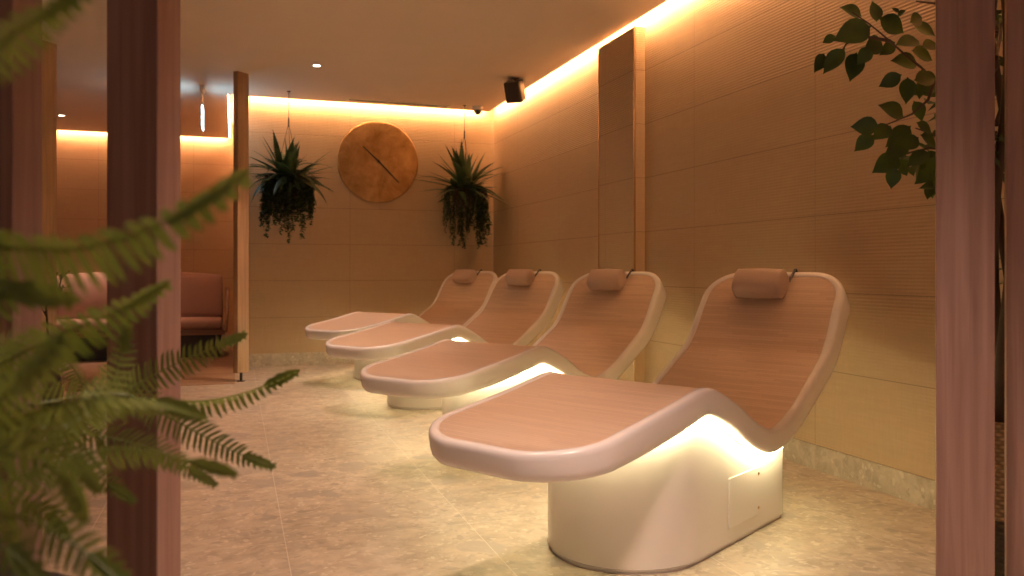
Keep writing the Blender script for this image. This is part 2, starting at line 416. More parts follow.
def surf(t, v, n):
    p = pp(min(max(t, 0), LEN)); e = .012
    d = (pp(min(t+e, LEN)) - pp(max(t-e, 0))).normalized(); nn = Vector((-d.z, 0, d.x))
    v += (.020*min(1, max(0, (-p.x-.2)/.9)) + .012*min(1, max(0, (p.x-.1)/.4)))*(1-2*v/W)      # foot and head are a little narrower
    return Vector((p.x + nn.x*n, v, p.z + nn.z*n))
def thick(t): return interp(interp(t, ARC, rs), [q[0] for q in THK], [q[1] for q in THK])
def deck_loop(dl):
    """mirrored outline (t, v_near, v_far) rows of the rounded deck inset by dl"""
    rf, rh = .24, .185; rows = []
    bow = .042
    def end_t(v, r):      # the foot end is slightly bowed
        return bow*(2*(v-W/2)/W)**2
    na = 12
    for k in range(na+1):                       # foot corner arc (from end to side)
        a = PI/2*k/na; r = rf-dl
        v = rf - r*math.sin(a); t = rf - r*math.cos(a)
        t += end_t(v, rf)*math.cos(a)
        rows.append((t, v))
    ns = 90
    for k in range(1, ns):
        rows.append((rf + (LEN-rf-rh)*k/ns, dl))
    for k in range(na+1):
        a = PI/2*(1-k/na); r = rh-dl
        rows.append((LEN-rh + r*math.cos(a), rh - r*math.sin(a)))
    return rows
def shell_mesh():
    mb = MB()
    spec = [(.06,'b',0.0),(.028,'b',.0),(.012,'b',.006),(.003,'b',.018),(0,'b',.036),(0,'t',-.020),(.0025,'t',-.009),(.008,'t',-.002),(.015,'t',.0012),(.033,'t',.0012),(.039,'t',-.001),(.0415,'t',-.006)]
    loops = []
    n0 = len(deck_loop(0))
    for dl, ref, off in spec:
        rows = deck_loop(dl)
        near = []; far = []
        for t, v in rows:
            n = (-thick(t) + off) if ref == 'b' else off
            near.append(surf(t, v, n)); far.append(surf(t, W-v, n))
        loops.append(near + far[::-1])
    N = len(loops[0])
    vs = [p for lp in loops for p in lp]; fs = []
    for i in range(len(loops)-1):
        for k in range(N):
            k2 = (k+1) % N
            fs.append((i*N+k, i*N+k2, (i+1)*N+k2, (i+1)*N+k))
    for base in (0, (len(loops)-1)*N):
        for k in range(n0-1):
            fs.append((base+k, base+k+1, base+N-2-k, base+N-1-k))
    mb.add(vs, fs); return mb
def wood_mesh():
    mb = MB(); rows = deck_loop(.041); n0 = len(rows)
    top = [(surf(t, v, -.0035), surf(t, W-v, -.0035)) for t, v in rows]
    vs = []; 
    for a, c in top: vs += [a, c]
    mb.add(vs, [])
    for k in range(n0-1):
        mb.uv[len(mb.f)] = None
        mb.f.append((2*k, 2*k+1, 2*k+3, 2*k+2))
        (t0, v0), (t1, v1) = rows[k], rows[k+1]
        mb.uv[len(mb.f)-1] = [(t0, v0), (t0, W-v0), (t1, W-v1), (t1, v1)]
    return mb
BV0, BV1, BS0, BS1 = .062, .660, -1.095, -.018
def base_outline(ins=0.0):
    r, rb = .304, .05; pts = []
    def arc(cx, cy, rad, a0, a1, n):
        for k in range(n+1):
            a = a0+(a1-a0)*k/n; pts.append((cx+rad*math.cos(a), cy+rad*math.sin(a)))
    arc(BS1-rb, BV0+rb, rb-ins, 0, -PI/2, 6)
    for k in range(1, 14): pts.append((BS1-rb+(BS0+r-BS1+rb)*k/14, BV0+ins))
    arc(BS0+r, BV0+r, r-ins, -PI/2, -PI, 16)
    arc(BS0+r, BV1-r, r-ins, PI, PI/2, 16)
    for k in range(1, 14): pts.append((BS0+r+(BS1-rb-BS0-r)*k/14, BV1-ins))
    arc(BS1-rb, BV1-rb, rb-ins, PI/2, 0, 6)
    return pts
und = [surf(t, 0, -thick(t)) for t in [LEN*k/240 for k in range(241)]]
us = [p.x for p in und]; uz = [p.z for p in und]
def under_z(s):
    best = min((abs(p.x-s), p.z) for p in und); 
    xs = [i for i in range(240) if (us[i]-s)*(us[i+1]-s) <= 0 and us[i] != us[i+1]]
    return min([uz[i]+(uz[i+1]-uz[i])*(s-us[i])/(us[i+1]-us[i]) for i in xs] or [best[1]])
def base_mesh():
    mb = MB(); rings = []
    for ins, z in ((.010, 0.0), (.010, .012), (0, .018)):
        rings.append([Vector((s, v, z)) for s, v in base_outline(ins)])
    o0 = base_outline(0)
    rings.append([Vector((s, v, under_z(s)-.004)) for s, v in o0])
    rings.append([Vector((s, v, under_z(s)+.012)) for s, v in base_outline(.03)])
    N = len(rings[0]); vs = [p for r in rings for p in r]; fs = []
    for i in range(len(rings)-1):
        for k in range(N):
            k2 = (k+1) % N; fs.append((i*N+k, i*N+k2, (i+1)*N+k2, (i+1)*N+k))
    fs.append(tuple(range(N)))
    h = N//2; b0 = (len(rings)-1)*N
    for k in range(h-1): fs.append((b0+k, b0+k+1, b0+N-2-k, b0+N-1-k))
    mb.add(vs, fs); return mb
def make_lounger():
    root = empty('heated_lounger', ORG, TH)
    ba = base_mesh().build('base', M['shell'], root, sharp=50)
    # access hatch on the near side of the base: a raised plate with a shadow gap and two screws
    hs0, hs1, hz0, hz1 = -.559, -.286, .070, .261
    mb = MB(); r = .03; pts = []
    for cx, cz, a0 in ((hs1-r, hz1-r, 0), (hs0+.006, hz1-.006, PI/2), (hs0+.006, hz0+.006, PI), (hs1-r, hz0+r, 3*PI/2)):
        rr = r if cx > -.4 else .006
        for k in range(6): a = a0+PI/2*k/5; pts.append((cx+rr*math.cos(a), cz+rr*math.sin(a)))
    n = len(pts); vs = []; cs = ((hs0+hs1)/2, (hz0+hz1)/2)
    for g, dv in ((1.0, .0012), (1.0, -.0035), (.985, -.005)):
        vs += [Vector((cs[0]+(s-cs[0])*g, BV0+dv, cs[1]+(z-cs[1])*g)) for s, z in pts]
    fs = [(i*n+k, i*n+(k+1) % n, (i+1)*n+(k+1) % n, (i+1)*n+k) for i in range(2) for k in range(n)] + [tuple(range(2*n, 3*n))]
    mb.add(vs, fs); ha = mb.build('access_hatch', M['shell'], ba, sharp=30)
    for z in (hz0+.028, hz1-.028):
        mb = MB(); mb.lathe([(.006,0),(.006,.003),(.003,.0035)], (hs1-.024, BV0-.004, z), 12, Matrix.Rotation(PI/2, 4, 'X')); mb.build('screw', M['trimmetal'], ha)
    shell_mesh().build('shell', M['shell'], root, sharp=60)
    wood_mesh().build('wood_surface', M['strip'], root, fixn=False)
    ring_o, ring_i = base_outline(-.036), base_outline(-.026); n = len(ring_o); mb = MB()
    for k in range(n):
        k2 = (k+1) % n; vs = []
        for (so, vo), (si, vi) in ((ring_o[k], ring_i[k]), (ring_o[k2], ring_i[k2])):
            z = under_z(so)-.003
            vs += [Vector((so, vo, z)), Vector((si, vi, z)), Vector((si, vi, z-.006)), Vector((so, vo, z-.006))]
        mb.add(vs, [(0,1,5,4),(1,2,6,5),(2,3,7,6),(3,0,4,7)])
    mb.build('light_strip', M['led_bed'], root, smooth=False)
    return root
SPOT = [(2.270, 2.896, 30.4), (2.266, 4.612, 33.2), (2.268, 6.44, 33.9), (2.238, 8.14, 36.0)]
proto = make_lounger()
grp = 'heated loungers along the right wall'
llabel = ['white lounger with wood strip surface nearest the camera, front of the row',
          'second white wood-topped lounger from the camera, in front of the wall panel',
          'third white wood-topped lounger, between the second and the farthest one',
          'farthest white wood-topped lounger, beside the back wall under the hanging plant']
loungers = []
for i, (lx_, ly_, la) in enumerate(SPOT):
    o = proto if i == 0 else copy_tree(proto)
    o.location = (lx_, ly_, 0); o.rotation_euler = (0, 0, math.radians(la)); tag(o, llabel[i], 'lounger', grp); loungers.append(o)

# head pillows: a soft bolster leaning on the back just under the top rim
def make_pillow():
    tP = LEN - .145; c = surf(tP, W/2+.035, .058)
    d = (surf(tP+.02, 0, 0) - surf(tP-.02, 0, 0)).normalized(); n = Vector((-d.z, 0, d.x))
    root = empty('head_pillow', (0, 0, 0))
    mb = MB(); L = .258; nr = 36; vs = []; fs = []
    st = [(-1,.0),(-.998,.45),(-.985,.72),(-.955,.88),(-.90,.965),(-.8,1.0),(-.4,1.015),(0,1.02),(.4,1.015),(.8,1.0),(.90,.965),(.955,.88),(.985,.72),(.998,.45),(1,.0)]
    for x, k in st:
        for j in range(nr):
            a = 2*PI*j/nr; ca, sa = math.cos(a), math.sin(a); e = .72
            px = math.copysign(abs(ca)**e, ca)*.074*k; pn = math.copysign(abs(sa)**e, sa)*.058*k
            wob = .0025*math.sin(3*a+x*5)
            vs.append(c + Vector((0, 1, 0))*x*L/2 + d*px + n*(pn+wob))
    for i in range(len(st)-1):
        for j in range(nr): fs.append((i*nr+j, i*nr+(j+1) % nr, (i+1)*nr+(j+1) % nr, (i+1)*nr+j))
    mb.add(vs, fs)
    # piped seams at both ends
    cu = mb.build('cushion', M['pillow'], root, sharp=70)
    for x in (-.9, .9):
        mb = MB(); pts = []
        for j in range(33):
            a = 2*PI*j/32; ca, sa = math.cos(a), math.sin(a); e = .72
            pts.append(c + Vector((0,1,0))*x*L/2 + d*math.copysign(abs(ca)**e, ca)*.0725 + n*math.copysign(abs(sa)**e, sa)*.0568)
        mb.tube(pts, .0022, 6, False); mb.build('piping', M['pillow'], cu)
    # strap from the pillow over the top rim and down the back
    tt = LEN
    path = [surf(tP+.05, W/2-.09, .015), surf(tt-.03, W/2-.09, .010), surf(tt+0, W/2-.09, .006)+d*.008, surf(tt, W/2-.09, -.06)+d*.010, surf(tt, W/2-.09, -.142)+d*.004, surf(tt-.12, W/2-.09, -.146)]
    mb = MB()
    for i in range(len(path)-1):
        a, q = path[i], path[i+1]; dd = (q-a).normalized(); nn = Vector((0,1,0)).cross(dd)*.0015; s = Vector((0, .007, 0))
        mb.add([a-s-nn, a+s-nn, q+s-nn, q-s-nn, a-s+nn, a+s+nn, q+s+nn, q-s+nn], [(0,1,2,3),(7,6,5,4),(0,4,5,1),(1,5,6,2),(2,6,7,3),(3,7,4,0)])
    mb.build('strap', M['black'], root, smooth=False)
    return root
pp0 = make_pillow()
plabel = ['tan bolster pillow on the nearest lounger', 'tan bolster pillow on the second lounger, in front of the wall panel',
          'tan bolster pillow on the third lounger from the camera', 'tan bolster pillow on the farthest lounger by the back wall']
for i, (lx_, ly_, la) in enumerate(SPOT):
    o = pp0 if i == 0 else copy_tree(pp0)
    o.location = (lx_, ly_, 0); o.rotation_euler = (0, 0, math.radians(la)); tag(o, plabel[i], 'pillow', 'bolster pillows at the lounger heads')

# ------------------------------------------------------------------ timber posts of the screens
def post(px, py, phi, label, mat, w=.14, t=.057, group=None):
    """px,py = front-left corner; phi turns the narrow side away from the Y axis"""
    e = Vector((math.sin(phi), math.cos(phi), 0)); wv = Vector((math.cos(phi), -math.sin(phi), 0))
    c = Vector((px, py, 0)) + wv*w/2 + e*t/2
    root = empty('timber_post', c, -phi)
    mb = MB(); ch = .002
    sec = [(-w/2+ch,-t/2),(w/2-ch,-t/2),(w/2,-t/2+ch),(w/2,t/2-ch),(w/2-ch,t/2),(-w/2+ch,t/2),(-w/2,t/2-ch),(-w/2,-t/2+ch)]
    prism(mb, sec, .085, ZC-.002); mb.build('post', mat, root, smooth=False)
    mb = MB(); mb.lathe([(.038,0),(.038,.006),(.013,.007),(.013,.09)], (0,0,0), 24); mb.build('pin_foot', M['blackmetal'], root)
    tag(root, label, 'post', group); return root
PH = math.radians(44.5)
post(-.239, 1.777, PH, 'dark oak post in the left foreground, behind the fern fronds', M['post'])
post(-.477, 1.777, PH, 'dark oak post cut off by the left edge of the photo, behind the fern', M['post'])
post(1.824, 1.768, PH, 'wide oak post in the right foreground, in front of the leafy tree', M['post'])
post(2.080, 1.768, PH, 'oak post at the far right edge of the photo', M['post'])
def post_far(x, y, phi, label):
    return post(x, y, phi, label, M['post_l'])
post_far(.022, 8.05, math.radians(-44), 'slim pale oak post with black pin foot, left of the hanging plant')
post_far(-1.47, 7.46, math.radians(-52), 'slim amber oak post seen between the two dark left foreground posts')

# ------------------------------------------------------------------ wall clock
cl = empty('wall_clock', (1.523, YB, 2.26))
mb = MB(); rot = Matrix.Rotation(PI/2, 4, 'X')
prof = [(.40,.0),(.448,.012),(.4565,.022),(.4565,.030),(.452,.036),(.445,.038)] + [(.445*(1-k/14), .038+.014*(1-(1-k/14)**2)) for k in range(1, 14)] + [(.0005,.052)]
mb.lathe(prof, (0,0,0), 72, rot); mb.build('dial', M['brass'], cl)
def hand(name, ang, ln, tail, w, y):
    d = Vector((math.sin(ang), 0, math.cos(ang))); s = Vector((d.z, 0, -d.x)); mb = MB()
    a = -d*tail; c = d*ln; vs = []
    for yy in (y, y-.006): vs += [p+Vector((0, yy, 0)) for p in (a-s*w, a+s*w, c+s*w*.7, c-s*w*.7)]
    mb.add(vs, [(0,1,2,3),(7,6,5,4),(0,4,5,1),(1,5,6,2),(2,6,7,3),(3,7,4,0)])
    return mb.build(name, M['blackmetal'], cl, smooth=False)
hand('hour_hand', math.radians(-47), .235, .03, .0085, -.056)
hand('minute_hand', math.radians(135.5), .325, .03, .0085, -.064)
mb = MB(); mb.lathe([(.016,.05),(.016,.072),(.010,.075)], (0,0,0), 20, rot); mb.build('hub', M['blackmetal'], cl)
tag(cl, 'large round hammered brass wall clock with two black hands on the back wall', 'clock')

# ------------------------------------------------------------------ hanging planters
def blade(mb, base, dirv, ln, wid, droop, seg=6, fold=.25):
    """an arching strap leaf"""
    d = Vector(dirv).normalized(); side = d.cross(Vector((0,0,1)))
    side = side.normalized() if side.length > .05 else Vector((1,0,0))
    p = Vector(base); vs = []; fs = []
    for i in range(seg+1):
        t = i/seg; w = wid*(.35+.65*math.sin(PI*min(1, t*1.15+.12))) if t < .97 else .0008
        if t > .6: w *= max(.04, 1-((t-.6)/.4)**1.6)
        nrm = side.cross(d).normalized()
        vs += [p-side*w+nrm*w*fold, p, p+side*w+nrm*w*fold]
        p = p + d*ln/seg; d = (d + Vector((0,0,-droop/seg))).normalized()
    for i in range(seg):
        a = i*3; fs += [(a,a+1,a+4,a+3),(a+1,a+2,a+5,a+4)]
    mb.add(vs, fs)
def pinnate(mb, base, dirv, ln, wid, droop, rr, n=16):
    """a small arching fern frond: stalk with paired leaflets"""
    d = Vector(dirv).normalized(); p = Vector(base); pts = []
    side = d.cross(Vector((0,0,1))); side = side.normalized() if side.length > .05 else Vector((1,0,0))
    for i in range(n+1):
        pts.append((p.copy(), d.copy())); p = p + d*ln/n; d = (d+Vector((0,0,-droop/n))).normalized()
    mb.tube([q for q, _ in pts], [.0035*(1-.8*i/n) for i in range(n+1)], 5, False)
    for i in range(1, n+1):
        q, dd = pts[i]; t = i/n; w = wid*(math.sin(PI*min(1, .12+t*.86)))
        for sg in (-1, 1):
            for half in (0, .5):
                qq = q - dd*half*ln/n
                L = (side*sg + dd*.55 + Vector((0,0,-.25))).normalized()*w; h = dd*(ln/n*.24)
                mb.add([qq-h, qq+L*.5-h*1.0, qq+L, qq+L*.5+h*1.2, qq+h], [(0,1,3,4),(1,2,3)])
def hanging(name, loc, ztop_pot, rpot, label, seed, spiky):
    rr = random.Random(seed); x, y = loc
    root = empty('hanging_planter', (x, y, ztop_pot))
    zc = ZC - ztop_pot; mb = MB()
    knot = Vector((0, 0, zc*.62+.02))
    mb.tube([(0,0,zc), knot], .0035, 6); mb.lathe([(.018,zc-.01),(.018,zc-.001)], (0,0,0), 16)
    mb.tube([knot+Vector((0,0,.05)), knot-Vector((0,0,.04))], .008, 8)
    for k in range(3):
        a = 2*PI*k/3+.6; mb.tube([knot, (rpot*math.cos(a)*.96, rpot*math.sin(a)*.96, -.005)], .0025, 6)
    mb.build('hanger', M['cable'], root)
    mb = MB(); mb.lathe([(.02,-.21),(rpot*.55,-.205),(rpot*.8,-.15),(rpot*.97,-.06),(rpot,0),(rpot*1.03,.01),(rpot*.95,.012),(rpot*.9,-.02)], (0,0,0), 32); mb.build('pot', M['pot'], root)
    mb = MB(); mb.lathe([(.0005,-.008),(rpot*.5,-.005),(rpot*.93,-.02)], (0,0,0), 24); mb.build('soil', M['soil'], root)
    mb = MB()
    if spiky:
        for k in range(60):
            a = 2*PI*k/60+rr.uniform(-.2,.2); el = rr.choice([.0,.2,.4,.6,.8,1.1,1.35])+rr.uniform(-.12,.12)
            pinnate(mb, (rr.uniform(-.07,.07), rr.uniform(-.07,.07), -.01), (math.cos(a)*math.cos(el), math.sin(a)*math.cos(el), math.sin(el)), rr.uniform(.40,.58), rr.uniform(.045,.060), rr.uniform(.25,1.1), rr, 15)
        for a, el, ln in ((PI+.1, -.05, .44), (PI-.25, .5, .44), (.1, .75, .46), (PI/2+1.0, .95, .46), (.5, 1.15, .50), (PI+.3, .85, .42), (-.2,.45,.40), (PI,1.25,.40), (1.2,1.3,.52)):
            blade(mb, (0,0,-.01), (math.cos(a)*math.cos(el), math.sin(a)*math.cos(el), math.sin(el)), ln, .024, .35, 8)
    else:
        for k in range(96):
            a = 2*PI*k/96+rr.uniform(-.2,.2); el = rr.uniform(-.05,1.35)
            pinnate(mb, (rr.uniform(-.09,.09), rr.uniform(-.09,.09), -.01), (math.cos(a)*math.cos(el), math.sin(a)*math.cos(el), math.sin(el)), rr.uniform(.36,.54), rr.uniform(.040,.055), rr.choice([.4,.7,1.2,2.0])*rr.uniform(.8,1.2), rr, 15)
        for a, el, ln in ((PI+.1, .12, .44), (PI-.2, -.02, .40), (PI+.2, .55, .42), (PI/2+.9, 1.2, .52), (PI, .9, .44), (.2, .35, .40), (-.1,.15,.34), (.6,1.0,.40), (1.8,1.35,.50)):
            blade(mb, (0,0,-.01), (math.cos(a)*math.cos(el), math.sin(a)*math.cos(el), math.sin(el)), ln, .018, .45, 8)
    mb.build('fern_leaves', M['sword'], root, fixn=False)
    mb = MB(); nv = 95 if not spiky else 90
    for k in range(nv):
        a = 2*PI*k/nv + rr.uniform(-.1,.1); thin = spiky and math.cos(a-.3) < .15
        reach = rr.uniform(.0,.075 if not spiky else .06)
        ln = (rr.uniform(.30,.58) if rr.random() < .88 else rr.uniform(.58,.76)) * (1 if not thin else 1.05)
        if not spiky and math.cos(a) > .4: ln *= .85
        p = Vector((rpot*.85*math.cos(a), rpot*.85*math.sin(a), .0)); pts = [p.copy()]
        out = Vector((math.cos(a), math.sin(a), 0)); n = int(ln/.022)
        for i in range(n):
            g = (.010+reach/5) if i < 5 else 0
            p = p + out*g + Vector((rr.uniform(-.009,.009), rr.uniform(-.009,.009), -.022 if i > 2 else .010))
            pts.append(p.copy())
        mb.tube(pts, .0018, 4, False)
        for i in range(1, len(pts)):
            for q in range(2 if thin else 4):
                b2 = rr.uniform(0, 2*PI); s = rr.uniform(.026,.044)*(.6 if thin else 1.0)
                L = Vector((math.cos(b2), math.sin(b2), rr.uniform(-1.1,.2))).normalized(); sd = L.cross(Vector((0,0,1))).normalized()
                c = pts[i]; mb.add([c, c+L*s*.5-sd*s*.42, c+L*s*1.2, c+L*s*.5+sd*s*.42], [(0,1,2,3)])
    mb.build('trailing_vines', M['trail'], root, fixn=False)
    tag(root, label, 'hanging plant'); return root
hanging('a', (.525, 8.80), 1.985, .155, 'bushy trailing plant hanging left of the brass clock', 3, False)
hanging('b', (2.44, 8.92), 1.955, .150, 'spiky fern hanging right of the brass clock near the corner', 11, True)

# ------------------------------------------------------------------ ceiling fittings
def downlight(x, y, label, power, color=(1.0, .63, .48), angle=78, soft=.035):
    root = empty('downlight', (x, y, ZC))
    mb = MB(); mb.lathe([(.030,-.001),(.034,-.005),(.044,-.006),(.047,-.001)], (0,0,0), 32); mb.build('bezel', M['whiteplastic'], root)
    mb = MB(); mb.lathe([(.0005,-.0042),(.030,-.0038)], (0,0,0), 24); mb.build('lens', M['lens'], root)
    li = bpy.data.lights.new('downlight_lamp', 'SPOT'); li.energy = power; li.color = color; li.spot_size = math.radians(angle); li.spot_blend = .85; li.shadow_soft_size = soft
    lo = bpy.data.objects.new('downlight_lamp', li); lo.parent = root; lo.location = (0, 0, -.012); link(lo)
    tag(root, label, 'ceiling light', 'round ceiling downlights'); return root
PINK = (1.0, .66, .49)
downlight(.70, 7.61, 'small round downlight in the ceiling above and left of the brass clock', 130, PINK)
downlight(.62, 5.40, 'downlight over the feet of the third lounger, above the frame', 150, PINK)
downlight(.58, 3.22, 'downlight over the feet of the second lounger, above the frame', 120, PINK, 66)
downlight(.85, 1.05, 'downlight over the opening between the foreground posts, above the frame', 400, (1.0,.70,.58), 88, .22)
downlight(-1.97, 11.05, 'small round downlight over the sofa, between the left foreground posts', 170, (1.0,.60,.42))
# slot diffuser
root = empty('slot_diffuser', (1.72, 9.035, ZC), math.radians(2))
mb = MB(); mb.box((-.58,-.05,-.008), (.58,-.04,0)); mb.box((-.58,.04,-.008), (.58,.05,0)); mb.box((-.58,-.04,-.008), (-.555,.04,0)); mb.box((.555,-.04,-.008), (.58,.04,0)); mb.build('frame', M['whiteplastic'], root, smooth=False)
mb = MB(); mb.box((-.555,-.04,-.003), (.555,.04,-.0005)); mb.build('slot', M['black'], root, smooth=False)
mb = MB(); mb.box((-.555,-.004,-.007), (.555,.004,-.003)); mb.build('vane', M['blackmetal'], root, smooth=False)
tag(root, 'long thin air slot in the ceiling above the brass clock', 'air vent')
# dome camera
root = empty('security_camera', (2.60, 8.94, ZC))
mb = MB(); mb.lathe([(.062,0),(.062,-.03),(.055,-.042),(.046,-.046)], (0,0,0), 32); mb.build('housing', M['whiteplastic'], root)
mb = MB(); mb.lathe([(.045,-.044)] + [(.045*math.cos(a), -.046-.05*math.sin(a)) for a in [PI/2*k/8 for k in range(1, 8)]] + [(.0005,-.096)], (0,0,0), 28); mb.build('dome', M['black'], root)
tag(root, 'small dark dome camera on the ceiling in the far right corner', 'camera')
# loudspeaker on a ceiling bracket, tilted into the room
root = empty('mounted_loudspeaker', (2.56, 7.52, ZC))
mb = MB(); mb.box((-.035,-.035,-.006), (.035,.035,0)); mb.box((-.012,-.006,-.07), (.012,.006,-.004)); mb.build('bracket', M['blackmetal'], root, smooth=False)
MT = Matrix.Translation((0,0,-.125)) @ Matrix.Rotation(math.radians(-38), 4, 'Z') @ Matrix.Rotation(math.radians(24), 4, 'X')
mb = MB(); mb.rbox((-.082,-.07,-.10), (.082,.075,.10), .014, M=MT); mb.build('cabinet', M['black'], root)
mb = MB(); mb.rbox((-.074,-.078,-.092), (.074,-.066,.092), .005, M=MT); mb.build('grille', M['grille'], root)
tag(root, 'small black loudspeaker tilted under the ceiling beside the right wall', 'speaker')
# exit sign: edge-lit plate hanging across the passage
root = empty('exit_sign', (-.315, 8.95, ZC))
mb = MB(); mb.box((-.02,-.16,-.05), (.02,.16,0)); mb.build('housing', M['whiteplastic'], root, smooth=False, bevel=.004)
mb = MB(); mb.tube([(0,-.10,-.05),(0,-.10,-.17)], .004); mb.build('rod', M['trimmetal'], root); mb = MB(); mb.tube([(0,.10,-.05),(0,.10,-.17)], .004); mb.build('rod', M['trimmetal'], root)
mb = MB(); mb.box((-.009,-.17,-.20), (.009,.17,-.17)); mb.build('rail', M['whiteplastic'], root, smooth=False)
mb = MB(); mb.box((-.005,-.165,-.405), (.005,.165,-.20)); mb.build('light_panel', M['signface'], root, smooth=False)
tag(root, 'thin glowing exit sign seen edge-on, hanging from the ceiling', 'sign')

# ------------------------------------------------------------------ sofa in the lounge behind
sx0, sx1, sy0, sy1 = -2.14, -.065, 10.34, 11.24
so = empty('sofa', ((sx0+sx1)/2, (sy0+sy1)/2, 0))
ox, oy = so.location.x, so.location.y
def L(x, y, z): return (x-ox, y-oy, z)
mb = MB(); mb.box(L(sx0+.05, sy0+.02, .275), L(sx1-.05, sy0+.06, .335)); mb.box(L(sx0+.05, sy1-.06, .275), L(sx1-.05, sy1-.02, .335))
mb.box(L(sx0+.05, sy0+.06, .29), L(sx0+.10, sy1-.06, .33)); mb.box(L(sx1-.10, sy0+.06, .29), L(sx1-.05, sy1-.06, .33)); mb.box(L(sx0+.10, sy0+.06, .30), L(sx1-.10, sy1-.06, .325))
mb.build('frame', M['oak_x'], so, smooth=False, bevel=.006)
for x in (sx0+.045, sx1-.045):
    sg = -1 if x < ox else 1
    mb = MB(); mb.tube([L(x, sy0+.05, .31), L(x+sg*.015, sy0+.18, .52), L(x+sg*.02, sy0+.42, .66), L(x+sg*.02, sy1-.15, .80), L(x+sg*.015, sy1-.05, .80)], [.022,.022,.024,.022,.02], 10)
    mb.tube([L(x, sy1-.06, .30), L(x+sg*.015, sy1-.05, .81)], .022, 10)
    for k in range(9):
        t = k/8; mb.tube([L(x+.0, sy0+.10+t*(sy1-sy0-.2), .31), L(x+sg*.018, sy0+.20+t*(sy1-sy0-.3), .50+.28*min(1, t*1.15))], .006, 6)
    mb.build('arm', M['oak_x'], so)
for x in (sx0+.12, sx1-.12):
    for y in (sy0+.08, sy1-.10):
        mb = MB(); mb.tube([L(x, y, 0.004), L(x, y, .29)], [.018,.022], 12); mb.build('leg', M['blackmetal'], so)
mb = MB(); mb.box(L(sx0+.16, sy0+.14, .004), L(sx1-.16, sy1-.14, .29)); mb.build('underseat_dark', M['black'], so, smooth=False)  # black box added to stand in for the shade under the seat
mb = MB(); mb.box(L(sx0+.09, sy1-.05, .32), L(sx1-.09, sy1-.02, .84)); mb.build('back_frame', M['oak_x'], so, smooth=False, bevel=.006)
w2 = (sx1-sx0-.16)/2
for k in range(2):
    a = sx0+.08+k*w2
    mb = MB(); mb.rbox(L(a+.004, sy0+.03, .335), L(a+w2-.004, sy1-.10, .455), .045, puff=.012); mb.build('seat_cushion', M['cush'], so)
    MT = Matrix.Translation(L(a+w2/2, sy1-.20, .70)) @ Matrix.Rotation(math.radians(-12), 4, 'X')
    mb = MB(); mb.rbox((-w2/2+.015,-.085,-.245), (w2/2-.004,.085,.275), .04, M=MT, puff=.045); mb.build('back_cushion', M['cush'], so)
tag(so, 'rose-brown cushioned two-seat sofa in the lounge behind the posts', 'sofa')

# floor vase with bare twigs
vx = at(47, 330, 6.0)
root = empty('twig_vase', (vx.x, vx.y, 0))
mb = MB(); mb.lathe([(.07,0),(.095,.05),(.105,.14),(.09,.26),(.05,.36),(.036,.42),(.042,.45),(.036,.452),(.03,.42)], (0,0,0), 28); mb.build('vase', M['pot'], root)
mb = MB(); q = lambda x, y: at(x, y, 6.0) - Vector((vx.x, vx.y, 0))
main = [Vector((0,0,.40)), q(48,335), q(47,318), q(46,306), q(52,299), q(58,290), q(61,280), q(63,268)]
mb.tube(main, [.008,.008,.007,.007,.006,.005,.004,.002], 7)
for i, (dx, dy) in ((4,(9,2)),(5,(10,-3)),(5,(8,6)),(6,(7,-8)),(6,(-5,-6)),(3,(-9,-14)),(2,(-8,-12))):
    p = main[i]; e = p + RT*dx*6/F - Vector((0,0,dy*6/F)); mb.tube([p, (p+e)/2+Vector((0,.01,.006)), e], [.004,.003,.0015], 5)
    for k in range(5):
        c = p.lerp(e, .3+.16*k); d = Vector((R.uniform(-1,1), R.uniform(-1,1), R.uniform(-.3,1))).normalized()*.035; s = d.cross(Vector((0,1,0))).normalized()*.007
        mb.add([c, c+d*.5-s, c+d, c+d*.5+s], [(0,1,2,3)])
mb.build('twig', M['bark'], root)
tag(root, 'bare twig in a dark floor vase in front of the amber post', 'vase')

# ------------------------------------------------------------------ leafy tree in a two-tone woven basket
ft = Vector((2.345, 1.98, 0)); root = empty('potted_ficus', ft)
mb = MB(); mb.lathe([(.02,.004),(.150,.004),(.163,.02),(.180,.16),(.190,.33),(.190,.50),(.182,.575),(.176,.582),(.168,.575),(.174,.50),(.174,.36)], (0,0,0), 48); mb.build('basket', M['weave'], root)
mb = MB(); mb.lathe([(.0005,.49),(.09,.485),(.173,.47)], (0,0,0), 28); mb.build('soil', M['soil'], root)
rel = lambda x, y, d: at(x, y, d) - ft
mb = MB(); rr = random.Random(5)
for k in range(3):
    a = 2.1*k; pts = [Vector((.03*math.cos(a), .03*math.sin(a), .46))]
    for i in range(1, 12): pts.append(Vector((.03*math.cos(a+i*.55)-.006*i, .03*math.sin(a+i*.55), .46+.135*i)))
    mb.tube(pts, [.02-.0009*i for i in range(12)], 9)
mb.build('trunk', M['bark'], root)
crown = Vector((-.06, 0, 1.93))
D0 = 2.45
brs = [[crown-Vector((0,0,.25)), rel(958,108,2.52), rel(934.6,81.6,D0), rel(921.6,67.7,D0), rel(904,53.8,D0), rel(890,41,D0), rel(869.5,24,D0-.02), rel(852,12,D0-.04)],
       [crown-Vector((0,0,.45)), rel(960,150,2.54), rel(930,148,D0), rel(912,152,D0), rel(896,157,D0)],
       [rel(890,41,D0), rel(862,36,D0), rel(846,44,D0-.03), rel(838,58,D0-.03)],
       [rel(934.6,81.6,D0), rel(928,100,D0), rel(912,114,D0-.02), rel(886,125,D0-.03)],
       [rel(960,130,2.5), rel(936,135,D0), rel(915,128,D0)]]
mb = MB()
for bp in brs: mb.tube(bp, [.0055*(1-.7*i/(len(bp)-1)) for i in range(len(bp))], 7)
more = []
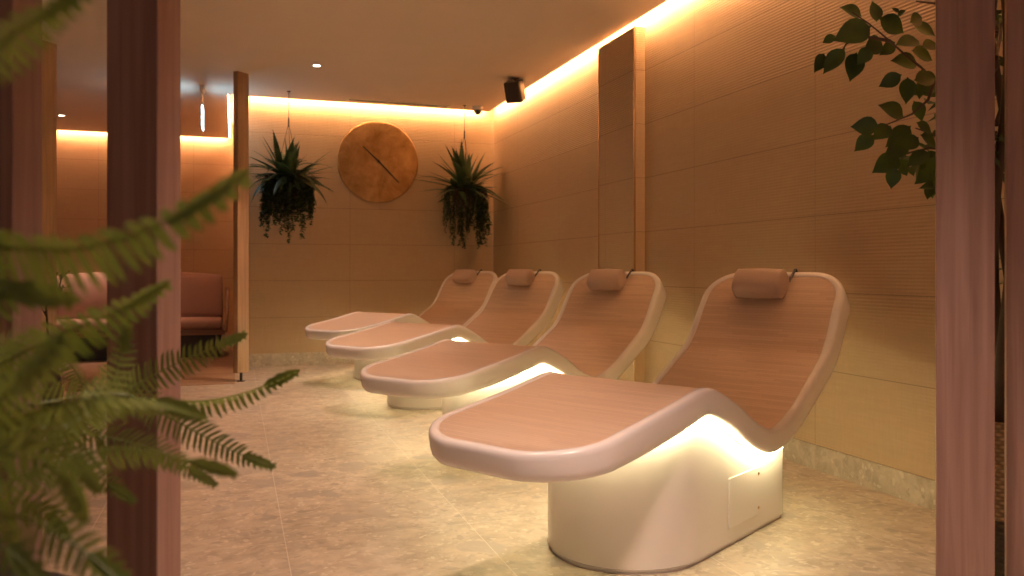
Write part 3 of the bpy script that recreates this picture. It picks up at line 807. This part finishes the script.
for k in range(9):
    a = rr.uniform(.1, PI-.1); z = rr.uniform(1.25,1.9); e = Vector((.22*math.cos(a)+.02, .34*math.sin(a), z+rr.uniform(.12,.42)))
    s = Vector((-.06, 0, z-.05)); more.append((s, e)); mb.tube([s, s.lerp(e,.5)+Vector((0,0,.04)), e], [.008,.006,.003], 6)
mb.build('branch', M['bark'], root)
def ficus_leaf(mb, base, tip, nrm, wr=.30):
    b0 = Vector(base); ax = Vector(tip)-b0; ln = ax.length; d = ax/ln; s = d.cross(nrm).normalized(); n = s.cross(d)
    st = [(0,.02),(.06,.12),(.16,.62),(.30,.93),(.44,1.0),(.58,.90),(.72,.66),(.84,.36),(.92,.15),(1,.0)]
    vs = []; fs = []
    for t, k in st:
        w = ln*wr*k; c = b0+d*ln*t + n*(-.10*ln*(t-.3)**2); up = n*w*.28
        vs += [c-s*w+up, c-s*w*.5+up*.32, c, c+s*w*.5+up*.32, c+s*w+up]
    for i in range(len(st)-1):
        for j in range(4): a = i*5+j; fs.append((a, a+1, a+6, a+5))
    mb.add(vs, fs)
# leaves placed one by one from image pixels (base, tip) in two crops
A = lambda x, y: (800+x/5.757, y/5.757); Bc = lambda x, y: (780+x/2.881, y/2.881)
LV = [A(358,95)+A(230,36), A(442,128)+A(418,2), A(455,100)+A(604,190), A(412,150)+A(190,232), A(205,205)+A(128,247), A(260,275)+A(130,425), A(140,305)+A(84,418),
      A(325,300)+A(290,468), A(405,270)+A(330,375), A(470,225)+A(365,310), A(548,240)+A(460,318), A(690,235)+A(550,255), A(632,130)+A(708,95), A(650,140)+A(785,205),
      A(640,290)+A(770,345), A(680,365)+A(525,345), A(587,428)+A(452,500), A(620,442)+A(612,600), A(694,450)+A(690,575), A(655,462)+A(790,450), A(700,520)+A(800,500), A(700,270)+A(800,255), A(560,90)+A(610,60), A(570,75)+A(528,44),
      Bc(358,338)+Bc(284,300), Bc(385,290)+Bc(412,350), Bc(286,362)+Bc(203,365), Bc(270,388)+Bc(214,436), Bc(320,362)+Bc(268,402), Bc(378,362)+Bc(304,424), Bc(372,402)+Bc(300,452), Bc(392,352)+Bc(440,385),
      Bc(345,450)+Bc(266,497), Bc(330,480)+Bc(320,545), Bc(342,458)+Bc(368,508), Bc(432,437)+Bc(366,478), Bc(452,450)+Bc(425,500), Bc(436,485)+Bc(388,532), Bc(404,388)+Bc(455,425), Bc(440,510)+Bc(465,540), Bc(400,395)+Bc(345,430)]
mb = MB()
for i, (x0, y0, x1, y1) in enumerate(LV):
    dj = D0+rr.uniform(-.05,.05); a = rel(x0, y0, dj); c = rel(x1, y1, dj+rr.uniform(-.03,.03))
    nrm = (-FW + Vector((rr.uniform(-.35,.35), rr.uniform(-.3,.3), rr.uniform(-.2,.5)))).normalized()
    ficus_leaf(mb, a, c, nrm, rr.uniform(.29,.36))
for k in range(230):       # the crown that spreads behind the posts
    s, e = more[k % len(more)] if k % 3 else (brs[0][0], brs[0][1]) if k % 2 else (brs[1][0], brs[1][1])
    p = s.lerp(e, rr.uniform(.3,1.06)) + Vector((rr.uniform(-.05,.05), rr.uniform(-.05,.06), rr.uniform(-.06,.06)))
    d = Vector((rr.uniform(-1,1), rr.uniform(-1,1), rr.uniform(-1,.2))).normalized()*rr.uniform(.065,.095)
    q = p+d+ft
    if q.x > XW-.05 or min(q.y, (p+ft).y) < 1.92: continue
    ficus_leaf(mb, p, p+d, Vector((rr.uniform(-.6,.6), rr.uniform(-1,.2), rr.uniform(.1,1))).normalized())
for k in range(70):        # low leaves along the stems
    z = rr.uniform(.75,1.5); a = rr.uniform(-.6, PI+.3); p = Vector((-.03+.05*math.cos(a), .05*math.sin(a), z)); d = Vector((math.cos(a), math.sin(a), rr.uniform(-.9,.2))).normalized()*rr.uniform(.06,.09)
    ficus_leaf(mb, p, p+d, Vector((0,-.3,1)).normalized())
mb.build('foliage', M['ficus'], root, fixn=False)
tag(root, 'leafy green tree in a two-tone woven basket behind the right posts', 'tree')

# ------------------------------------------------------------------ foreground fern on its tall planter
crownP = at(-95, 470, .86)
fr = empty('potted_fern', (crownP.x, crownP.y, 0))
PZT = .66
mb = MB(); mb.lathe([(.02,.0),(.15,.0),(.155,.02),(.165,PZT-.03),(.175,PZT),(.172,PZT+.01),(.158,PZT),(.155,PZT-.06)], (0,0,0), 40); mb.build('planter', M['pot'], fr)
mb = MB(); mb.lathe([(.0005,PZT-.03),(.157,PZT-.04)], (0,0,0), 28); mb.build('soil', M['soil'], fr)
o3 = Vector((crownP.x, crownP.y, 0)); rfn = random.Random(21)
def frond(ctrl, wid, roll, n=34, droop=.25, taper=(.18,.70), start=.1, rad=.0022, tipw=.26, gap=.27, fill=.32):
    """one fern frond: stalk along ctrl points, mostly unprojected image pixels, paired toothed leaflets; wid = leaflet length (m); roll turns the blade"""
    P = [Vector(p)-o3 for p in ctrl]
    pts = []
    for i in range(len(P)-1):
        p0, p1, p2, p3 = P[max(i-1,0)], P[i], P[i+1], P[min(i+2,len(P)-1)]
        for k in range(10):
            t = k/10; pts.append(.5*((2*p1)+(p2-p0)*t+(2*p0-5*p1+4*p2-p3)*t*t+(3*p1-p0-3*p2+p3)*t**3))
    pts.append(P[-1])
    cum = [0.0]
    for i in range(1, len(pts)): cum.append(cum[-1]+(pts[i]-pts[i-1]).length)
    T = cum[-1]
    def pos(t):
        s = t*T
        i = max(k for k in range(len(cum)-1) if cum[k] <= s+1e-9); u = (s-cum[i])/max(1e-9, cum[i+1]-cum[i]); return pts[i].lerp(pts[i+1], min(1, u))
    mb = MB(); mb.tube(pts, [rad*(1-.75*i/(len(pts)-1)) for i in range(len(pts))], 6, False)
    n = int((1-start)*T/(wid*gap))
    for i in range(n):
        t = start+(1-start)*(i+.5)/n; c = pos(min(t, .999)); d = (pos(min(1, t+.02))-pos(max(0, t-.02))).normalized()
        view = (c+o3-EYE).normalized(); img = d.cross(view).normalized(); dep = d.cross(img).normalized()
        lat = img*math.cos(roll)+dep*math.sin(roll)
        q = (t-start)/(1-start)
        w = wid*min(1, .45+q/taper[0]*.55)*(1 if q < taper[1] else max(.28, 1-.8*((q-taper[1])/(1-taper[1]))**1.3))
        step = (1-start)*T/n
        for sg in (-1, 1):
            D = (lat*sg + d*rfn.uniform(.30,.48) + Vector((0,0,-droop))).normalized()*w*rfn.uniform(.88,1.08)
            h = d*step*fill
            b0 = c + d*rfn.uniform(-.1,.1)*step
            bend = Vector((0,0,-1))*w*.05
            mb.add([b0-h*.8, b0+D*.35-h*1.0, b0+D*.75-h*.8+bend*.4, b0+D+bend+d*.002, b0+D*.75+h*.7+bend*.4, b0+D*.35+h*1.0, b0+h*.9, b0+D*.35, b0+D*.75+bend*.4],
                   [(0,1,7),(0,7,5,6),(1,2,8,7),(7,8,4,5),(2,3,8),(8,3,4)])
    # the unopened, spear-like end of the frond
    ln = wid*1.05; c = pos(max(.5, 1-ln/T)); d = (pos(1)-c); d.normalize()
    view = (c+o3-EYE).normalized(); img = d.cross(view).normalized()
    vs = []; fs = []; st = [(-.5,.25),(-.2,.8),(0,.72),(.2,1.0),(.4,.82),(.6,.86),(.8,.6),(1.0,.34),(1.12,.0)]; hw = wid*tipw
    up = img.cross(d).normalized()
    for t_, k_ in st:
        q_ = c + d*ln*t_
        vs += [q_-img*hw*k_, q_+up*hw*k_*.3, q_+img*hw*k_]
    for i in range(len(st)-1):
        a = i*3; fs += [(a,a+1,a+4,a+3),(a+1,a+2,a+5,a+4)]
    mb.add(vs, fs)
    mb.build('frond', M['fern'], fr, fixn=False)
C0 = crownP + Vector((0,0,-.10))
def fromcrown(first):      # the hidden part of the stalk, from the soil to the first point set by image coordinates
    m = (C0+first)/2; return [C0 + Vector((R.uniform(-.04,.04), R.uniform(-.04,.04), -.06)), m + Vector((0,0,.05))]
def FR(pts, wid, roll=.4, **k):
    w = [at(*p) for p in pts]; frond(fromcrown(w[0]) + w, wid, roll, start=k.pop('start', .30), **k)
FR([(-70,110,.52),(0,46,.47),(28,24,.46),(58,7,.45),(96,-20,.44)], .030, .35, droop=.55, fill=.40, tipw=.14)
FR([(-40,248,.60),(0,247,.57),(60,250,.54),(105,243,.53),(150,228,.52),(200,203,.52),(246,172,.52)], .038, .5, droop=.65, fill=.42, tipw=.14)
FR([(-30,385,.74),(0,365,.72),(60,335,.70),(120,310,.69),(168,282,.68)], .032, .5, droop=.5, fill=.40, tipw=.16)
FR([(40,448,1.00),(110,402,1.06),(140,382,1.10),(185,360,1.13),(246,334,1.16)], .028, .35, n=58, droop=.35)
FR([(20,420,.98),(80,402,1.06),(140,398,1.10),(200,401,1.14),(250,391,1.16),(298,371,1.17)], .033, .95, n=64, droop=.75)
FR([(60,400,.98),(125,395,1.02),(160,412,1.06),(200,434,1.09),(240,454,1.10),(274,467,1.11)], .028, .15, n=58, droop=.15)
FR([(-20,495,.70),(20,478,.70),(70,459,.70),(120,449,.71),(175,457,.72),(236,474,.74)], .026, .9, n=60, droop=.5)
FR([(-30,455,.66),(20,420,.66),(70,402,.66),(120,399,.67),(160,402,.69),(205,418,.72)], .030, 1.0, n=50, droop=.9)
FR([(20,440,.86),(60,452,.90),(95,474,.92),(135,502,.94)], .024, .1, n=46, droop=.1)
FR([(40,432,.92),(110,438,.96),(160,452,1.0),(190,470,1.02),(216,485,1.03)], .024, .3, n=44, droop=.2)
FR([(-30,520,.62),(10,515,.60),(45,527,.58),(90,556,.57),(136,596,.56)], .030, .15, n=44, droop=.15)
FR([(20,430,.80),(70,425,.84),(105,395,.88),(122,355,.9),(128,318,.9)], .026, .1, n=48, droop=.05)
FR([(-40,420,.60),(-5,402,.58),(30,375,.57),(62,335,.57)], .034, .3, n=36, droop=.4)
FR([(-50,430,.72),(0,430,.72),(40,440,.74),(75,462,.76),(100,492,.78)], .028, .3, n=42, droop=.3)
FR([(-60,320,.58),(-20,300,.56),(30,290,.56),(75,300,.57)], .036, .7, n=36, droop=.7)
FR([(-60,545,.56),(-20,540,.55),(20,560,.55),(52,600,.55)], .03, .3, n=34, droop=.2)
FR([(-60,470,.6),(-20,455,.58),(25,455,.58),(62,476,.60),(85,520,.62)], .03, .5, n=40, droop=.4)
FR([(-60,400,.9),(0,385,.92),(45,372,.95),(78,340,.97)], .028, .2, n=44, droop=.2)
FR([(-40,505,.8),(10,500,.82),(45,512,.84),(68,540,.86)], .026, .2, n=40, droop=.2)
for k in range(16):       # the rest of the crown, mostly outside the frame
    a = 2*PI*k/16+.2; d = Vector((math.cos(a), math.sin(a), 0))
    if d.dot(RT) > -.05 or d.dot(FW) < -.35: continue
    p = [C0+Vector((0,0,-.06)), C0+d*.14+Vector((0,0,.16)), C0+d*.30+Vector((0,0,.22)), C0+d*.46+Vector((0,0,.14)), C0+d*.58+Vector((0,0,-.02))]
    frond(p, .03, .9, n=34, droop=.3)
tag(fr, 'green fern with long arching fronds in the left foreground', 'fern')

# ------------------------------------------------------------------ camera, world, view
cam = bpy.data.cameras.new('camera'); co = bpy.data.objects.new('camera', cam); link(co); S.camera = co
co.location = EYE; co.rotation_euler = (PI/2, 0, -YAW)
cam.sensor_fit = 'HORIZONTAL'; cam.sensor_width = 36; cam.lens = 36*F/1024; cam.shift_y = -(288-YH)/1024
cam.clip_start = .02; cam.clip_end = 60
cam.dof.use_dof = True; cam.dof.focus_distance = 3.3; cam.dof.aperture_fstop = 4.4
w = bpy.data.worlds.new('World'); S.world = w; w.use_nodes = True
bg = w.node_tree.nodes['Background']; bg.inputs[0].default_value = (1.0,.66,.61,1); bg.inputs[1].default_value = .17
S.view_settings.view_transform = 'Standard'; S.view_settings.look = 'None'; S.view_settings.exposure = .5; S.view_settings.gamma = 1
S.view_settings.use_curve_mapping = False
S.cycles.use_denoising = True
S.cycles.max_bounces = 8; S.cycles.diffuse_bounces = 5; S.cycles.sample_clamp_indirect = 6
try: S.cycles.use_light_tree = True
except Exception: pass
